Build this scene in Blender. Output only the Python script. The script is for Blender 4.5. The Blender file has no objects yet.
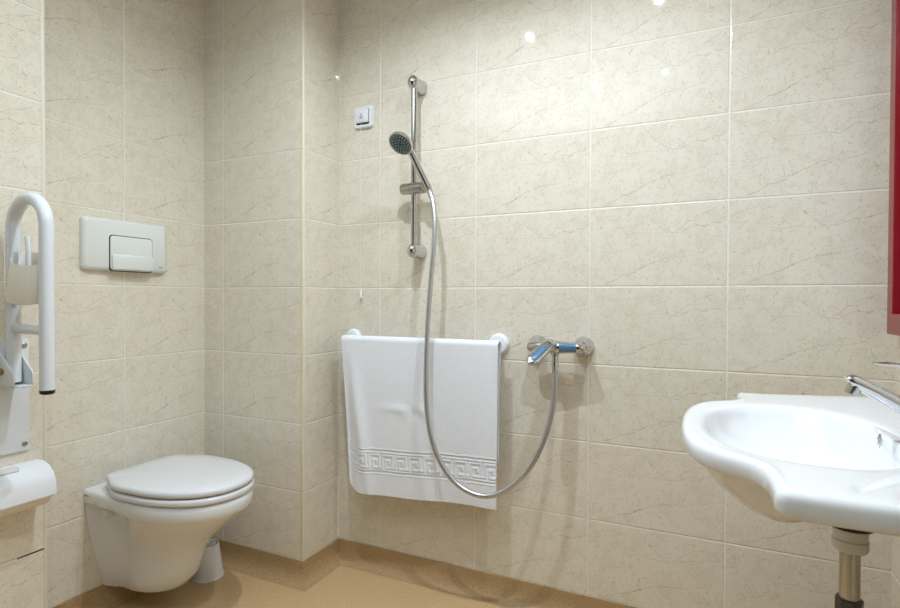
import bpy, bmesh, math, random
from mathutils import Vector, Matrix
random.seed(7)
S = bpy.context.scene
COL = S.collection
PI = math.pi

# ------------------------------------------------------------------ view
S.view_settings.view_transform = 'Standard'
S.view_settings.look = 'None'
S.view_settings.gamma = 1.0
S.view_settings.use_curve_mapping = False
S.view_settings.exposure = 0.19

# ------------------------------------------------------------------ place dimensions (metres)
XL, XP, XR = -0.501, -0.365, 1.765      # toilet wall, projecting part of it, basin wall
YB, YJ, YBOX = 0.0, -0.861, -0.2104     # shower wall, end of projecting part, boxed pipe front
YN = -2.75                              # open end of the room behind the camera
HC = 2.30                               # ceiling
TW, TH, T0 = 0.3937, 0.25, 0.08         # tile width, height, first row above the coved skirting


def srgb(r, g, b):
    f = lambda c: (c/255/12.92) if c/255 <= 0.04045 else ((c/255+0.055)/1.055)**2.4
    return (f(r), f(g), f(b), 1.0)


# ------------------------------------------------------------------ materials
def newmat(name):
    m = bpy.data.materials.new(name)
    m.use_nodes = True
    nt = m.node_tree
    return m, nt, nt.nodes['Principled BSDF']


def simple(name, col, rough=0.3, metal=0.0, spec=0.5, coat=0.0, noise=0.0, nscale=40.0, bump=0.0, bscale=200.0):
    m, nt, b = newmat(name)
    b.inputs['Base Color'].default_value = col
    b.inputs['Roughness'].default_value = rough
    b.inputs['Metallic'].default_value = metal
    b.inputs['Specular IOR Level'].default_value = spec
    b.inputs['Coat Weight'].default_value = coat
    b.inputs['Coat Roughness'].default_value = 0.05
    tc = nt.nodes.new('ShaderNodeTexCoord')
    if noise:
        n = nt.nodes.new('ShaderNodeTexNoise')
        n.inputs['Scale'].default_value = nscale
        nt.links.new(tc.outputs['Object'], n.inputs['Vector'])
        mx = nt.nodes.new('ShaderNodeMix')
        mx.data_type = 'RGBA'
        nt.links.new(n.outputs['Fac'], mx.inputs['Factor'])
        mx.inputs['A'].default_value = tuple(c*(1-noise) for c in col[:3]) + (1,)
        mx.inputs['B'].default_value = tuple(min(1, c*(1+noise)) for c in col[:3]) + (1,)
        nt.links.new(mx.outputs['Result'], b.inputs['Base Color'])
    if bump:
        n2 = nt.nodes.new('ShaderNodeTexNoise')
        n2.inputs['Scale'].default_value = bscale
        nt.links.new(tc.outputs['Object'], n2.inputs['Vector'])
        bp = nt.nodes.new('ShaderNodeBump')
        bp.inputs['Strength'].default_value = bump
        bp.inputs['Distance'].default_value = 0.002
        nt.links.new(n2.outputs['Fac'], bp.inputs['Height'])
        nt.links.new(bp.outputs['Normal'], b.inputs['Normal'])
    return m


class NT:
    """tiny node-graph builder"""
    def __init__(s, nt): s.nt = nt
    def n(s, t): return s.nt.nodes.new(t)
    def put(s, sock, v):
        if isinstance(v, (int, float)): sock.default_value = v
        else: s.nt.links.new(v, sock)
    def m(s, op, a, b=0.0, c=None, clamp=False):
        n = s.n('ShaderNodeMath'); n.operation = op; n.use_clamp = clamp
        s.put(n.inputs[0], a); s.put(n.inputs[1], b)
        if c is not None: s.put(n.inputs[2], c)
        return n.outputs[0]
    def xyz(s, x, y, z):
        n = s.n('ShaderNodeCombineXYZ')
        s.put(n.inputs[0], x); s.put(n.inputs[1], y); s.put(n.inputs[2], z)
        return n.outputs[0]
    def noise(s, vec, scale, detail=2.0):
        n = s.n('ShaderNodeTexNoise')
        n.inputs['Scale'].default_value = scale
        n.inputs['Detail'].default_value = detail
        s.nt.links.new(vec, n.inputs['Vector'])
        return n
    def sep(s, vec):
        n = s.n('ShaderNodeSeparateXYZ'); s.nt.links.new(vec, n.inputs[0]); return n.outputs
    def ramp(s, v, a, b):                      # 1 below a, 0 above b
        n = s.n('ShaderNodeMapRange'); n.clamp = True
        s.put(n.inputs['Value'], v)
        n.inputs['From Min'].default_value = a; n.inputs['From Max'].default_value = b
        n.inputs['To Min'].default_value = 1.0; n.inputs['To Max'].default_value = 0.0
        return n.outputs['Result']
    def mix(s, f, a, b):
        n = s.n('ShaderNodeMix'); n.data_type = 'RGBA'
        s.put(n.inputs['Factor'], f)
        for k, v in (('A', a), ('B', b)):
            if isinstance(v, tuple): n.inputs[k].default_value = v
            else: s.nt.links.new(v, n.inputs[k])
        return n.outputs['Result']


VEINS = [  # (u0,v0,u1,v1) on one tile, fractions of its width and height, strength
    (0.60, 0.64, 1.00, 0.76, 0.9), (0.60, 0.64, 0.93, 0.95, 0.6), (0.60, 0.64, 0.28, 0.66, 0.6),
    (0.60, 0.64, 0.46, 0.84, 0.6), (0.10, 0.03, 0.62, 0.36, 1.0), (0.62, 0.36, 0.88, 0.40, 0.7),
    (0.05, 0.36, 0.36, 0.52, 0.45), (0.86, 0.30, 0.97, 0.08, 0.6), (0.02, 0.80, 0.20, 0.92, 0.5),
    (0.60, 0.64, 0.64, 0.42, 0.45)]


def tile_material(name, axis, origin):
    m, nt, b = newmat(name)
    g = NT(nt)
    tc = g.n('ShaderNodeTexCoord')
    x, y, z = g.sep(tc.outputs['Object'])
    a = x if axis == 'X' else y
    if axis == '-Y': a = g.m('MULTIPLY', a, -1.0)
    us = g.m('DIVIDE', g.m('SUBTRACT', a, origin), TW)
    vs = g.m('DIVIDE', g.m('SUBTRACT', z, T0), TH)
    u, v = g.m('FRACT', us), g.m('FRACT', vs)
    iu, iv = g.m('FLOOR', us), g.m('FLOOR', vs)
    U, V = g.m('MULTIPLY', u, TW), g.m('MULTIPLY', v, TH)
    # per tile random number
    wn = g.n('ShaderNodeTexWhiteNoise'); wn.noise_dimensions = '3D'
    nt.links.new(g.xyz(iu, iv, 3.7), wn.inputs['Vector'])
    rnd = wn.outputs['Value']
    P = g.xyz(U, V, g.m('MULTIPLY', rnd, 0.02))
    n1, n2 = g.noise(P, 16.0, 1.0), g.noise(P, 120.0, 2.0)
    r1, r2 = g.sep(n1.outputs['Color']), g.sep(n2.outputs['Color'])
    def warp(c, i):
        w = g.m('MULTIPLY', g.m('SUBTRACT', r1[i], 0.5), 0.036)
        w2 = g.m('MULTIPLY', g.m('SUBTRACT', r2[i], 0.5), 0.010)
        return g.m('ADD', g.m('ADD', c, w), w2)
    WU, WV = warp(U, 0), warp(V, 1)
    brk = g.noise(P, 34.0, 1.0).outputs['Fac']
    vein = None
    for (u0, v0, u1, v1, st) in VEINS:
        ax, ay, bx, by = u0*TW, v0*TH, u1*TW, v1*TH
        dx, dy = bx-ax, by-ay
        L2 = dx*dx + dy*dy
        px, py = g.m('SUBTRACT', WU, ax), g.m('SUBTRACT', WV, ay)
        t = g.m('DIVIDE', g.m('ADD', g.m('MULTIPLY', px, dx), g.m('MULTIPLY', py, dy)), L2, clamp=True)
        ex, ey = g.m('SUBTRACT', px, g.m('MULTIPLY', t, dx)), g.m('SUBTRACT', py, g.m('MULTIPLY', t, dy))
        d = g.m('SQRT', g.m('ADD', g.m('MULTIPLY', ex, ex), g.m('MULTIPLY', ey, ey)))
        k = g.m('MULTIPLY', g.ramp(d, 0.0003, 0.0013), st)
        vein = k if vein is None else g.m('MAXIMUM', vein, k)
    vein = g.m('MULTIPLY', vein, g.m('SUBTRACT', 1.25, g.m('MULTIPLY', brk, 0.9)), clamp=True)
    # fine crackle
    WP = g.xyz(WU, WV, 0.0)
    def crack(scale, w, lo, hi, mscale):
        vo = g.n('ShaderNodeTexVoronoi'); vo.feature = 'DISTANCE_TO_EDGE'; vo.voronoi_dimensions = '2D'
        vo.inputs['Scale'].default_value = scale
        nt.links.new(WP, vo.inputs['Vector'])
        ms = g.noise(P, mscale, 2.0).outputs['Fac']
        return g.m('MULTIPLY', g.ramp(vo.outputs['Distance'], w*0.4, w), g.m('SUBTRACT', 1.0, g.ramp(ms, lo, hi)))
    c1 = crack(52.0, 0.034, 0.46, 0.56, 60.0)
    c2 = crack(150.0, 0.10, 0.47, 0.58, 26.0)
    cr = g.m('MAXIMUM', g.m('MULTIPLY', c1, 0.75), g.m('MULTIPLY', c2, 0.5))
    sp = g.n('ShaderNodeTexVoronoi'); sp.voronoi_dimensions = '2D'
    sp.inputs['Scale'].default_value = 150.0
    nt.links.new(WP, sp.inputs['Vector'])
    speck = g.m('MULTIPLY', g.ramp(sp.outputs['Distance'], 0.06, 0.16), 0.22)
    cr = g.m('MAXIMUM', cr, speck)
    cloud = g.noise(P, 9.0, 3.0).outputs['Fac']
    base = g.mix(cloud, srgb(231, 221, 202), srgb(238, 232, 218))
    base = g.mix(g.m('MULTIPLY', rnd, 0.25), base, srgb(231, 221, 202))
    base = g.mix(g.m('MULTIPLY', cr, 0.75), base, srgb(172, 155, 128))
    base = g.mix(g.m('MULTIPLY', vein, 0.5), base, srgb(140, 121, 96))
    # joints
    eu = g.m('MULTIPLY', g.m('MINIMUM', u, g.m('SUBTRACT', 1.0, u)), TW)
    ev = g.m('MULTIPLY', g.m('MINIMUM', v, g.m('SUBTRACT', 1.0, v)), TH)
    e = g.m('MINIMUM', eu, ev)
    grout = g.m('MAXIMUM', g.m('MULTIPLY', g.ramp(eu, 0.0016, 0.0032), 0.75), g.ramp(ev, 0.0010, 0.0016))
    base = g.mix(grout, base, srgb(247, 243, 232))
    nt.links.new(base, b.inputs['Base Color'])
    nt.links.new(g.m('ADD', g.m('MULTIPLY', grout, 0.4), 0.035), b.inputs['Roughness'])
    b.inputs['Specular IOR Level'].default_value = 0.5
    edge = g.m('SUBTRACT', 1.0, g.ramp(e, 0.0012, 0.0035))
    hgt = g.m('ADD', edge, g.m('MULTIPLY', g.noise(P, 7.0, 1.0).outputs['Fac'], 0.3))
    bp = g.n('ShaderNodeBump')
    bp.inputs['Strength'].default_value = 0.8; bp.inputs['Distance'].default_value = 0.0014
    nt.links.new(hgt, bp.inputs['Height'])
    nt.links.new(bp.outputs['Normal'], b.inputs['Normal'])
    return m


def vinyl_material(name='brown speckled vinyl', k=1.0):
    m, nt, b = newmat(name)
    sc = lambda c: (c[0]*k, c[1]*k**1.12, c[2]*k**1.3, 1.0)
    g = NT(nt)
    tc = g.n('ShaderNodeTexCoord'); o = tc.outputs['Object']
    c = g.noise(o, 5.0, 3.0).outputs['Fac']
    f = g.noise(o, 260.0, 2.0).outputs['Fac']
    col = g.mix(c, sc(srgb(202, 168, 122)), sc(srgb(214, 182, 136)))
    col = g.mix(g.m('MULTIPLY', g.m('SUBTRACT', 1.0, g.ramp(f, 0.52, 0.66)), 0.45), col, sc(srgb(152, 120, 84)))
    col = g.mix(g.m('MULTIPLY', g.ramp(f, 0.36, 0.46), 0.5), col, sc(srgb(232, 208, 172)))
    vo = g.n('ShaderNodeTexVoronoi'); vo.inputs['Scale'].default_value = 130.0
    nt.links.new(o, vo.inputs['Vector'])
    dk = g.m('MULTIPLY', g.ramp(vo.outputs['Distance'], 0.10, 0.18), 0.6)
    col = g.mix(dk, col, sc(srgb(84, 60, 38)))
    nt.links.new(col, b.inputs['Base Color'])
    b.inputs['Roughness'].default_value = 0.38
    b.inputs['Specular IOR Level'].default_value = 0.4
    bp = g.n('ShaderNodeBump'); bp.inputs['Strength'].default_value = 0.25; bp.inputs['Distance'].default_value = 0.001
    nt.links.new(f, bp.inputs['Height']); nt.links.new(bp.outputs['Normal'], b.inputs['Normal'])
    return m


M = {}
M['tile_back'] = tile_material('cream tile shower wall', 'X', 0.1956)
M['tile_box'] = tile_material('cream tile boxed pipe front', 'X', -0.396)
M['tile_boxside'] = tile_material('cream tile boxed pipe side', 'Y', -0.2104)
M['tile_left'] = tile_material('cream tile toilet wall', 'Y', -0.541)
M['tile_proj'] = tile_material('cream tile rail wall', 'Y', -0.861)
M['tile_right'] = tile_material('cream tile basin wall', '-Y', 0.16)
M['vinyl'] = vinyl_material()
M['vinyl_skirt'] = vinyl_material('darkened brown vinyl', 0.74)  # floor vinyl colours scaled darker for the coved skirting
M['ceiling'] = simple('white ceiling paint', srgb(238, 236, 230), 0.8, noise=0.02, nscale=8)
M['trim'] = simple('cream plastic trim', srgb(238, 228, 200), 0.3, noise=0.02, nscale=20)
M['trimtile'] = simple('pale tile edge trim', srgb(232, 225, 208), 0.25, noise=0.03, nscale=20)
M['caulk'] = simple('white silicone', srgb(236, 230, 218), 0.35, noise=0.04, nscale=60, bump=0.3, bscale=90)
M['gap'] = simple('dark open joint', srgb(46, 40, 36), 0.8, noise=0.1)
M['china'] = simple('white glazed china', srgb(238, 240, 242), 0.07, spec=0.55, coat=0.3, noise=0.01, nscale=6)
M['seat'] = simple('white seat plastic', srgb(230, 230, 232), 0.16, noise=0.01, nscale=8)
M['plate'] = simple('ivory white plastic', srgb(230, 232, 228), 0.25, noise=0.01, nscale=10)
M['white'] = simple('white plastic', srgb(238, 240, 244), 0.28, noise=0.012, nscale=12)
M['rail'] = simple('white coated tube', srgb(230, 233, 236), 0.22, coat=0.2, noise=0.015, nscale=10)
M['cream'] = simple('cream plastic', srgb(228, 216, 196), 0.45, noise=0.02, nscale=20)
M['paper'] = simple('pale paper', srgb(244, 236, 222), 0.9, noise=0.03, nscale=120, bump=0.3)
M['black'] = simple('black rubber', srgb(16, 16, 18), 0.45, noise=0.1)
M['dark'] = simple('dark opening', srgb(34, 32, 30), 0.6, noise=0.1)
M['greyline'] = simple('grey print', srgb(120, 120, 124), 0.5, noise=0.05)
M['chrome'] = simple('polished chrome', (0.62, 0.62, 0.63, 1), 0.07, metal=1.0, noise=0.02, nscale=30)
M['satin'] = simple('satin chrome', (0.50, 0.49, 0.46, 1), 0.2, metal=1.0, noise=0.04, nscale=40)
M['steel'] = simple('screw steel', (0.45, 0.44, 0.42, 1), 0.3, metal=1.0, noise=0.05)
M['brass'] = simple('aged brass', (0.42, 0.30, 0.15, 1), 0.35, metal=1.0, noise=0.08)
M['spray'] = simple('dark green spray plate', srgb(58, 78, 80), 0.35, noise=0.06, nscale=60)
M['nozzle'] = simple('pale nozzle rubber', srgb(170, 188, 188), 0.5, noise=0.05)
M['blue'] = simple('blue glossy inlay', srgb(88, 124, 160), 0.12, coat=0.4, noise=0.12, nscale=40)
M['greycup'] = simple('light grey plastic', srgb(216, 214, 207), 0.4, noise=0.02)
M['greynut'] = simple('dark grey nut', srgb(84, 82, 78), 0.4, metal=0.4, noise=0.06)
M['red'] = simple('red lacquer frame', srgb(140, 14, 26), 0.22, coat=0.25, noise=0.06, nscale=14)
M['mirror'] = simple('mirror silver', (0.88, 0.89, 0.88, 1), 0.01, metal=1.0, noise=0.003)
M['bristle'] = simple('grey brush bristle', srgb(196, 200, 206), 0.7, noise=0.2, nscale=300, bump=0.6, bscale=400)


def hose_material():
    m, nt, b = newmat('ribbed metal hose')
    b.inputs['Base Color'].default_value = (0.66, 0.66, 0.66, 1)
    b.inputs['Metallic'].default_value = 0.9
    b.inputs['Roughness'].default_value = 0.3
    g = NT(nt)
    uv = g.n('ShaderNodeUVMap')
    s = g.sep(uv.outputs['UV'])
    w = g.m('SINE', g.m('MULTIPLY', s[1], 2*PI/0.006))
    bp = g.n('ShaderNodeBump'); bp.inputs['Strength'].default_value = 0.12; bp.inputs['Distance'].default_value = 0.001
    nt.links.new(w, bp.inputs['Height']); nt.links.new(bp.outputs['Normal'], b.inputs['Normal'])
    n = g.noise(g.n('ShaderNodeTexCoord').outputs['Object'], 30.0)
    nt.links.new(g.mix(n.outputs['Fac'], (0.54, 0.54, 0.55, 1), (0.64, 0.64, 0.65, 1)), b.inputs['Base Color'])
    return m


def towel_material():
    m, nt, b = newmat('white terry cloth')
    g = NT(nt)
    o = g.n('ShaderNodeTexCoord').outputs['Object']
    n = g.noise(o, 420.0, 2.0).outputs['Fac']
    n2 = g.noise(o, 90.0, 2.0).outputs['Fac']
    nt.links.new(g.mix(n2, srgb(236, 239, 245), srgb(246, 248, 253)), b.inputs['Base Color'])
    b.inputs['Roughness'].default_value = 0.95
    b.inputs['Specular IOR Level'].default_value = 0.1
    b.inputs['Sheen Weight'].default_value = 0.3
    bp = g.n('ShaderNodeBump'); bp.inputs['Strength'].default_value = 0.5; bp.inputs['Distance'].default_value = 0.0016
    nt.links.new(g.m('ADD', n, g.m('MULTIPLY', n2, 0.4)), bp.inputs['Height'])
    nt.links.new(bp.outputs['Normal'], b.inputs['Normal'])
    return m


M['hose'] = hose_material()
M['towel'] = towel_material()


# ------------------------------------------------------------------ geometry helpers
class Geo:
    """collects shapes into one bmesh, written in room coordinates"""
    def __init__(s):
        s.bm = bmesh.new()
        s.uv = s.bm.loops.layers.uv.new('UVMap')

    def box(s, x0, x1, y0, y1, z0, z1, bev=0.0, seg=3):
        vs = [s.bm.verts.new((x, y, z)) for x in (x0, x1) for y in (y0, y1) for z in (z0, z1)]
        fs = [(0, 1, 3, 2), (4, 6, 7, 5), (0, 4, 5, 1), (2, 3, 7, 6), (0, 2, 6, 4), (1, 5, 7, 3)]
        faces = [s.bm.faces.new([vs[i] for i in f]) for f in fs]
        if bev:
            es = list({e for f in faces for e in f.edges})
            bmesh.ops.bevel(s.bm, geom=es, offset=bev, segments=seg, profile=0.5, affect='EDGES')
        return s

    def loft(s, rings, cap0=True, cap1=True, closed=True):
        R = [[s.bm.verts.new(p) for p in r] for r in rings]
        n = len(R[0])
        for a, b in zip(R, R[1:]):
            for i in range(n if closed else n-1):
                j = (i+1) % n
                s.bm.faces.new((a[i], a[j], b[j], b[i]))
        if closed and cap0: s.bm.faces.new(list(reversed(R[0])))
        if closed and cap1: s.bm.faces.new(R[-1])
        return s

    def tube(s, pts, rad, n=16, smooth=0, cap=True, squash=None):
        pts = [Vector(p) for p in pts]
        rads = rad if isinstance(rad, (list, tuple)) else [rad]*len(pts)
        if smooth:
            pts, rads = spline(pts, rads, smooth)
        T = []
        for i in range(len(pts)):
            a, b = pts[max(i-1, 0)], pts[min(i+1, len(pts)-1)]
            T.append((b-a).normalized())
        up = Vector((0, 0, 1)) if abs(T[0].z) < 0.9 else Vector((1, 0, 0))
        N = (up - T[0]*up.dot(T[0])).normalized()
        prev, acc, base = None, 0.0, T[0]
        for i, p in enumerate(pts):
            if i:
                q = base.rotation_difference(T[i]); N = q @ N; base = T[i]
                N = (N - T[i]*N.dot(T[i])).normalized()
                acc += (p-pts[i-1]).length
            B = T[i].cross(N)
            ring = []
            for k in range(n):
                a = 2*PI*k/n
                sx, sy = (1, 1) if squash is None else squash
                ring.append(s.bm.verts.new(p + N*(math.cos(a)*rads[i]*sx) + B*(math.sin(a)*rads[i]*sy)))
            if prev:
                for k in range(n):
                    j = (k+1) % n
                    f = s.bm.faces.new((prev[k], prev[j], ring[j], ring[k]))
                    us = (k/n, (k+1)/n, (k+1)/n, k/n); vv = (acc0, acc0, acc, acc)
                    for l, uu, w in zip(f.loops, us, vv): l[s.uv].uv = (uu, w)
            elif cap:
                s.bm.faces.new(list(reversed(ring)))
            prev, acc0 = ring, acc
        if cap: s.bm.faces.new(prev)
        return s

    def lathe(s, origin, axis, prof, n=32, cap=True):
        """prof: (distance along axis, radius)"""
        o, ax = Vector(origin), Vector(axis).normalized()
        u = Vector((0, 0, 1)) if abs(ax.z) < 0.9 else Vector((1, 0, 0))
        u = (u - ax*u.dot(ax)).normalized(); v = ax.cross(u)
        rings = [[o + ax*d + (u*math.cos(2*PI*k/n) + v*math.sin(2*PI*k/n))*max(r, 1e-5) for k in range(n)] for d, r in prof]
        return s.loft(rings, cap, cap)

    def prism(s, poly, d, bev=0.0):
        """poly: list of 3D points, pushed by vector d"""
        d = Vector(d)
        a = [s.bm.verts.new(p) for p in poly]
        b = [s.bm.verts.new(Vector(p)+d) for p in poly]
        fs = [s.bm.faces.new(list(reversed(a))), s.bm.faces.new(b)]
        n = len(a)
        for i in range(n):
            j = (i+1) % n
            fs.append(s.bm.faces.new((a[i], a[j], b[j], b[i])))
        if bev:
            es = list({e for f in fs for e in f.edges})
            bmesh.ops.bevel(s.bm, geom=es, offset=bev, segments=2, profile=0.5, affect='EDGES')
        return s

    def ball(s, c, r, scale=(1, 1, 1), n=24):
        m = Matrix.Translation(c) @ Matrix.Diagonal((scale[0], scale[1], scale[2], 1))
        bmesh.ops.create_uvsphere(s.bm, u_segments=n, v_segments=n//2, radius=r, matrix=m)
        return s


def spline(pts, rads, k):
    """Catmull-Rom, k points per span"""
    P, Rr = [], []
    n = len(pts)
    for i in range(n-1):
        p0, p1, p2, p3 = pts[max(i-1, 0)], pts[i], pts[i+1], pts[min(i+2, n-1)]
        for j in range(k):
            t = j/k
            P.append(0.5*((2*p1) + (p2-p0)*t + (2*p0-5*p1+4*p2-p3)*t*t + (3*p1-p0-3*p2+p3)*t**3))
            Rr.append(rads[i]*(1-t) + rads[i+1]*t)
    P.append(pts[-1]); Rr.append(rads[-1])
    return P, Rr


ROOT_AT = {}


def finish(name, geo, mat, root=None, angle=35):
    """link one mesh object; root = the thing or part it belongs to"""
    bm = geo.bm
    bmesh.ops.remove_doubles(bm, verts=bm.verts, dist=1e-6)
    bmesh.ops.recalc_face_normals(bm, faces=bm.faces)
    off = Vector((0, 0, 0))
    if root is not None:
        off = ROOT_AT[root.name]
        for v in bm.verts: v.co -= off
    me = bpy.data.meshes.new(name)
    bm.to_mesh(me); bm.free()
    me.materials.append(mat)
    for p in me.polygons: p.use_smooth = True
    me.set_sharp_from_angle(angle=math.radians(angle))
    o = bpy.data.objects.new(name, me)
    COL.objects.link(o)
    if root is not None:
        o.parent = root
    ROOT_AT[o.name] = off
    return o


def thing(name, label, cat, loc, group=None):
    o = bpy.data.objects.new(name, None)
    o.empty_display_size = 0.05
    COL.objects.link(o)
    o.location = loc
    ROOT_AT[o.name] = Vector(loc)
    o['label'] = label; o['category'] = cat
    if group: o['group'] = group
    return o


def tag(o, label, cat, group=None):
    o['label'] = label; o['category'] = cat
    if group: o['group'] = group
    return o


def struct(name, geo, mat):
    o = finish(name, geo, mat)
    o['kind'] = 'structure'
    return o


# ------------------------------------------------------------------ room shell
TK = 0.08
struct('floor', Geo().box(XL-TK, XR+TK, YN, YB+TK, -0.06, 0.0), M['vinyl'])
struct('ceiling', Geo().box(XL-TK, XR+TK, YN, YB+TK, HC, HC+0.06), M['ceiling'])
struct('wall_back', Geo().box(-0.02, XR+TK, YB, YB+TK, 0, HC), M['tile_back'])
struct('wall_left', Geo().box(XL-TK, XL, YJ-0.02, YB, 0, HC), M['tile_left'])
struct('wall_left_rail', Geo().box(XL-TK, XP, YN, YJ, 0, HC), M['tile_proj'])
struct('wall_right', Geo().box(XR, XR+TK, YN, YB, 0, HC), M['tile_right'])
struct('wall_box_front', Geo().box(XL, -0.004, YBOX, YBOX+0.02, 0, HC), M['tile_box'])
struct('wall_box_side', Geo().box(-0.02, 0.0, YBOX+0.004, YB, 0, HC), M['tile_boxside'])
# corner trims
g = Geo().box(-0.0095, 0.0015, YBOX-0.0015, YBOX+0.0095, T0-0.002, HC, 0.003)
struct('trim_1', g, M['trim'])
g = Geo().box(XP-0.009, XP+0.0012, YJ-0.009, YJ+0.0012, T0-0.002, HC, 0.002)
struct('trim_2', g, M['trimtile'])
# silicone bead, low in the shower corner
g = Geo()
rings = []
for i in range(40):
    z = T0 + (0.36-T0)*i/39
    w = 0.0085*(0.55 + 0.45*abs(math.sin(i*1.7)) + 0.25*math.sin(i*0.63))*(1 if i < 30 else (40-i)/10*0.8+0.2)
    rings.append([(0.0, -w, z), (w*0.42, -w*0.42, z), (w, 0.0, z), (0, 0, z)])
g.loft(rings)
struct('trim_3', g, M['caulk'])
# open joint by the corner of the rail wall
struct('trim_4', Geo().box(XP-0.001, XP+0.0007, -0.935, YJ-0.004, T0+TH-0.0012, T0+TH+0.0014), M['gap'])

# coved skirting: the vinyl runs up the walls
PROF = [(0.0035, T0), (0.0038, 0.055), (0.0055, 0.038), (0.011, 0.022), (0.020, 0.010), (0.029, 0.0040), (0.038, 0.0012), (0.046, 0.0003)]


def cove(name, path, k):
    """segment k of an open plan path; room lies to the right of the path; mitred"""
    def off(i, d):
        p = Vector(path[i])
        def nrm(a, b):
            t = (Vector(b)-Vector(a)).normalized(); return Vector((t.y, -t.x))
        if i == 0: return p + nrm(path[0], path[1])*d
        if i == len(path)-1: return p + nrm(path[-2], path[-1])*d
        n0, n1 = nrm(path[i-1], path[i]), nrm(path[i], path[i+1])
        return p + (n0+n1)*(d/(1+n0.dot(n1)))
    g = Geo()
    for prev in (0,):
        ra = [(*off(k, d), z) for d, z in PROF]
        rb = [(*off(k+1, d), z) for d, z in PROF]
        a = Vector((*path[k], 0)); b = Vector((*path[k+1], 0))
        ra += [(a.x, a.y, 0.0002), (a.x, a.y, T0)]
        rb += [(b.x, b.y, 0.0002), (b.x, b.y, T0)]
        g.loft([ra, rb])
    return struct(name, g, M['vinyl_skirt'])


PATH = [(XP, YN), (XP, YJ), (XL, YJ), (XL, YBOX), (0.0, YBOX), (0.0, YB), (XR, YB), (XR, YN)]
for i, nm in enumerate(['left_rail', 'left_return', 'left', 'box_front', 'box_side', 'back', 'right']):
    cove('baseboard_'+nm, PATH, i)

# ------------------------------------------------------------------ wall-hung toilet
YT = -0.52
toilet = thing('toilet', 'white wall-hung toilet with closed lid on the tiled wall left of the boxed corner', 'toilet', (XL, YT, 0.05))


def dring(z, tip, w, ww, a, dip=0.0, x0=XL+0.001, n=40, sq=2.15, yc=YT):
    """plan outline: wall edge, side, rounded front, other side"""
    pts = []
    xc = tip - a
    m = 10
    for i in range(m):
        t = i/m
        s_ = t*t*(3-2*t)
        pts.append((x0 + (xc-x0)*t, yc - (ww + (w-ww)*s_ - dip*math.sin(PI*t**0.75)), z))
    for i in range(n+1):
        th = -PI/2 + PI*i/n
        c, s_ = math.cos(th), math.sin(th)
        pts.append((xc + a*abs(c)**(2/sq), yc + w*math.copysign(abs(s_)**(2/sq), s_), z))
    for i in range(m-1, -1, -1):
        t = i/m
        s_ = t*t*(3-2*t)
        pts.append((x0 + (xc-x0)*t, yc + (ww + (w-ww)*s_ - dip*math.sin(PI*t**0.75)), z))
    return pts


rows = [  # z, tip, bowl half width, wall half width, front length, waist
    (0.072, -0.310, 0.060, 0.080, 0.10, 0.0), (0.074, -0.275, 0.080, 0.098, 0.13, 0.004), (0.088, -0.240, 0.094, 0.103, 0.14, 0.008),
    (0.125, -0.208, 0.100, 0.112, 0.15, 0.012), (0.18, -0.186, 0.104, 0.124, 0.16, 0.016), (0.225, -0.165, 0.110, 0.134, 0.175, 0.020),
    (0.265, -0.128, 0.124, 0.142, 0.195, 0.026), (0.300, -0.085, 0.140, 0.148, 0.215, 0.034), (0.335, -0.042, 0.156, 0.153, 0.235, 0.040),
    (0.354, -0.018, 0.165, 0.156, 0.25, 0.040), (0.366, -0.004, 0.171, 0.158, 0.26, 0.038), (0.371, 0.002, 0.175, 0.160, 0.266, 0.010), (0.378, 0.006, 0.177, 0.160, 0.268, 0.0),
    (0.404, 0.008, 0.179, 0.162, 0.270, 0.0), (0.414, 0.004, 0.176, 0.160, 0.268, 0.0), (0.418, -0.006, 0.168, 0.155, 0.26, 0.0)]
finish('bowl', Geo().loft([dring(*r) for r in rows]), M['china'], toilet, 50)
bowl = [c for c in toilet.children if c.name.startswith('bowl')][0]
g = Geo()
g.lathe((-0.432, YT-0.112, 0.340), (-0.05, -1, 0.0), [(0, 0.017), (0.022, 0.016), (0.026, 0.012), (0.027, 0.0)], 20)
finish('fixing_cap', g, M['china'], bowl)
g = Geo()
g.box(XL+0.006, XL+0.030, YT-0.1625, YT-0.1605, 0.398, 0.401)
finish('maker_mark', g, M['greyline'], bowl)
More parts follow.
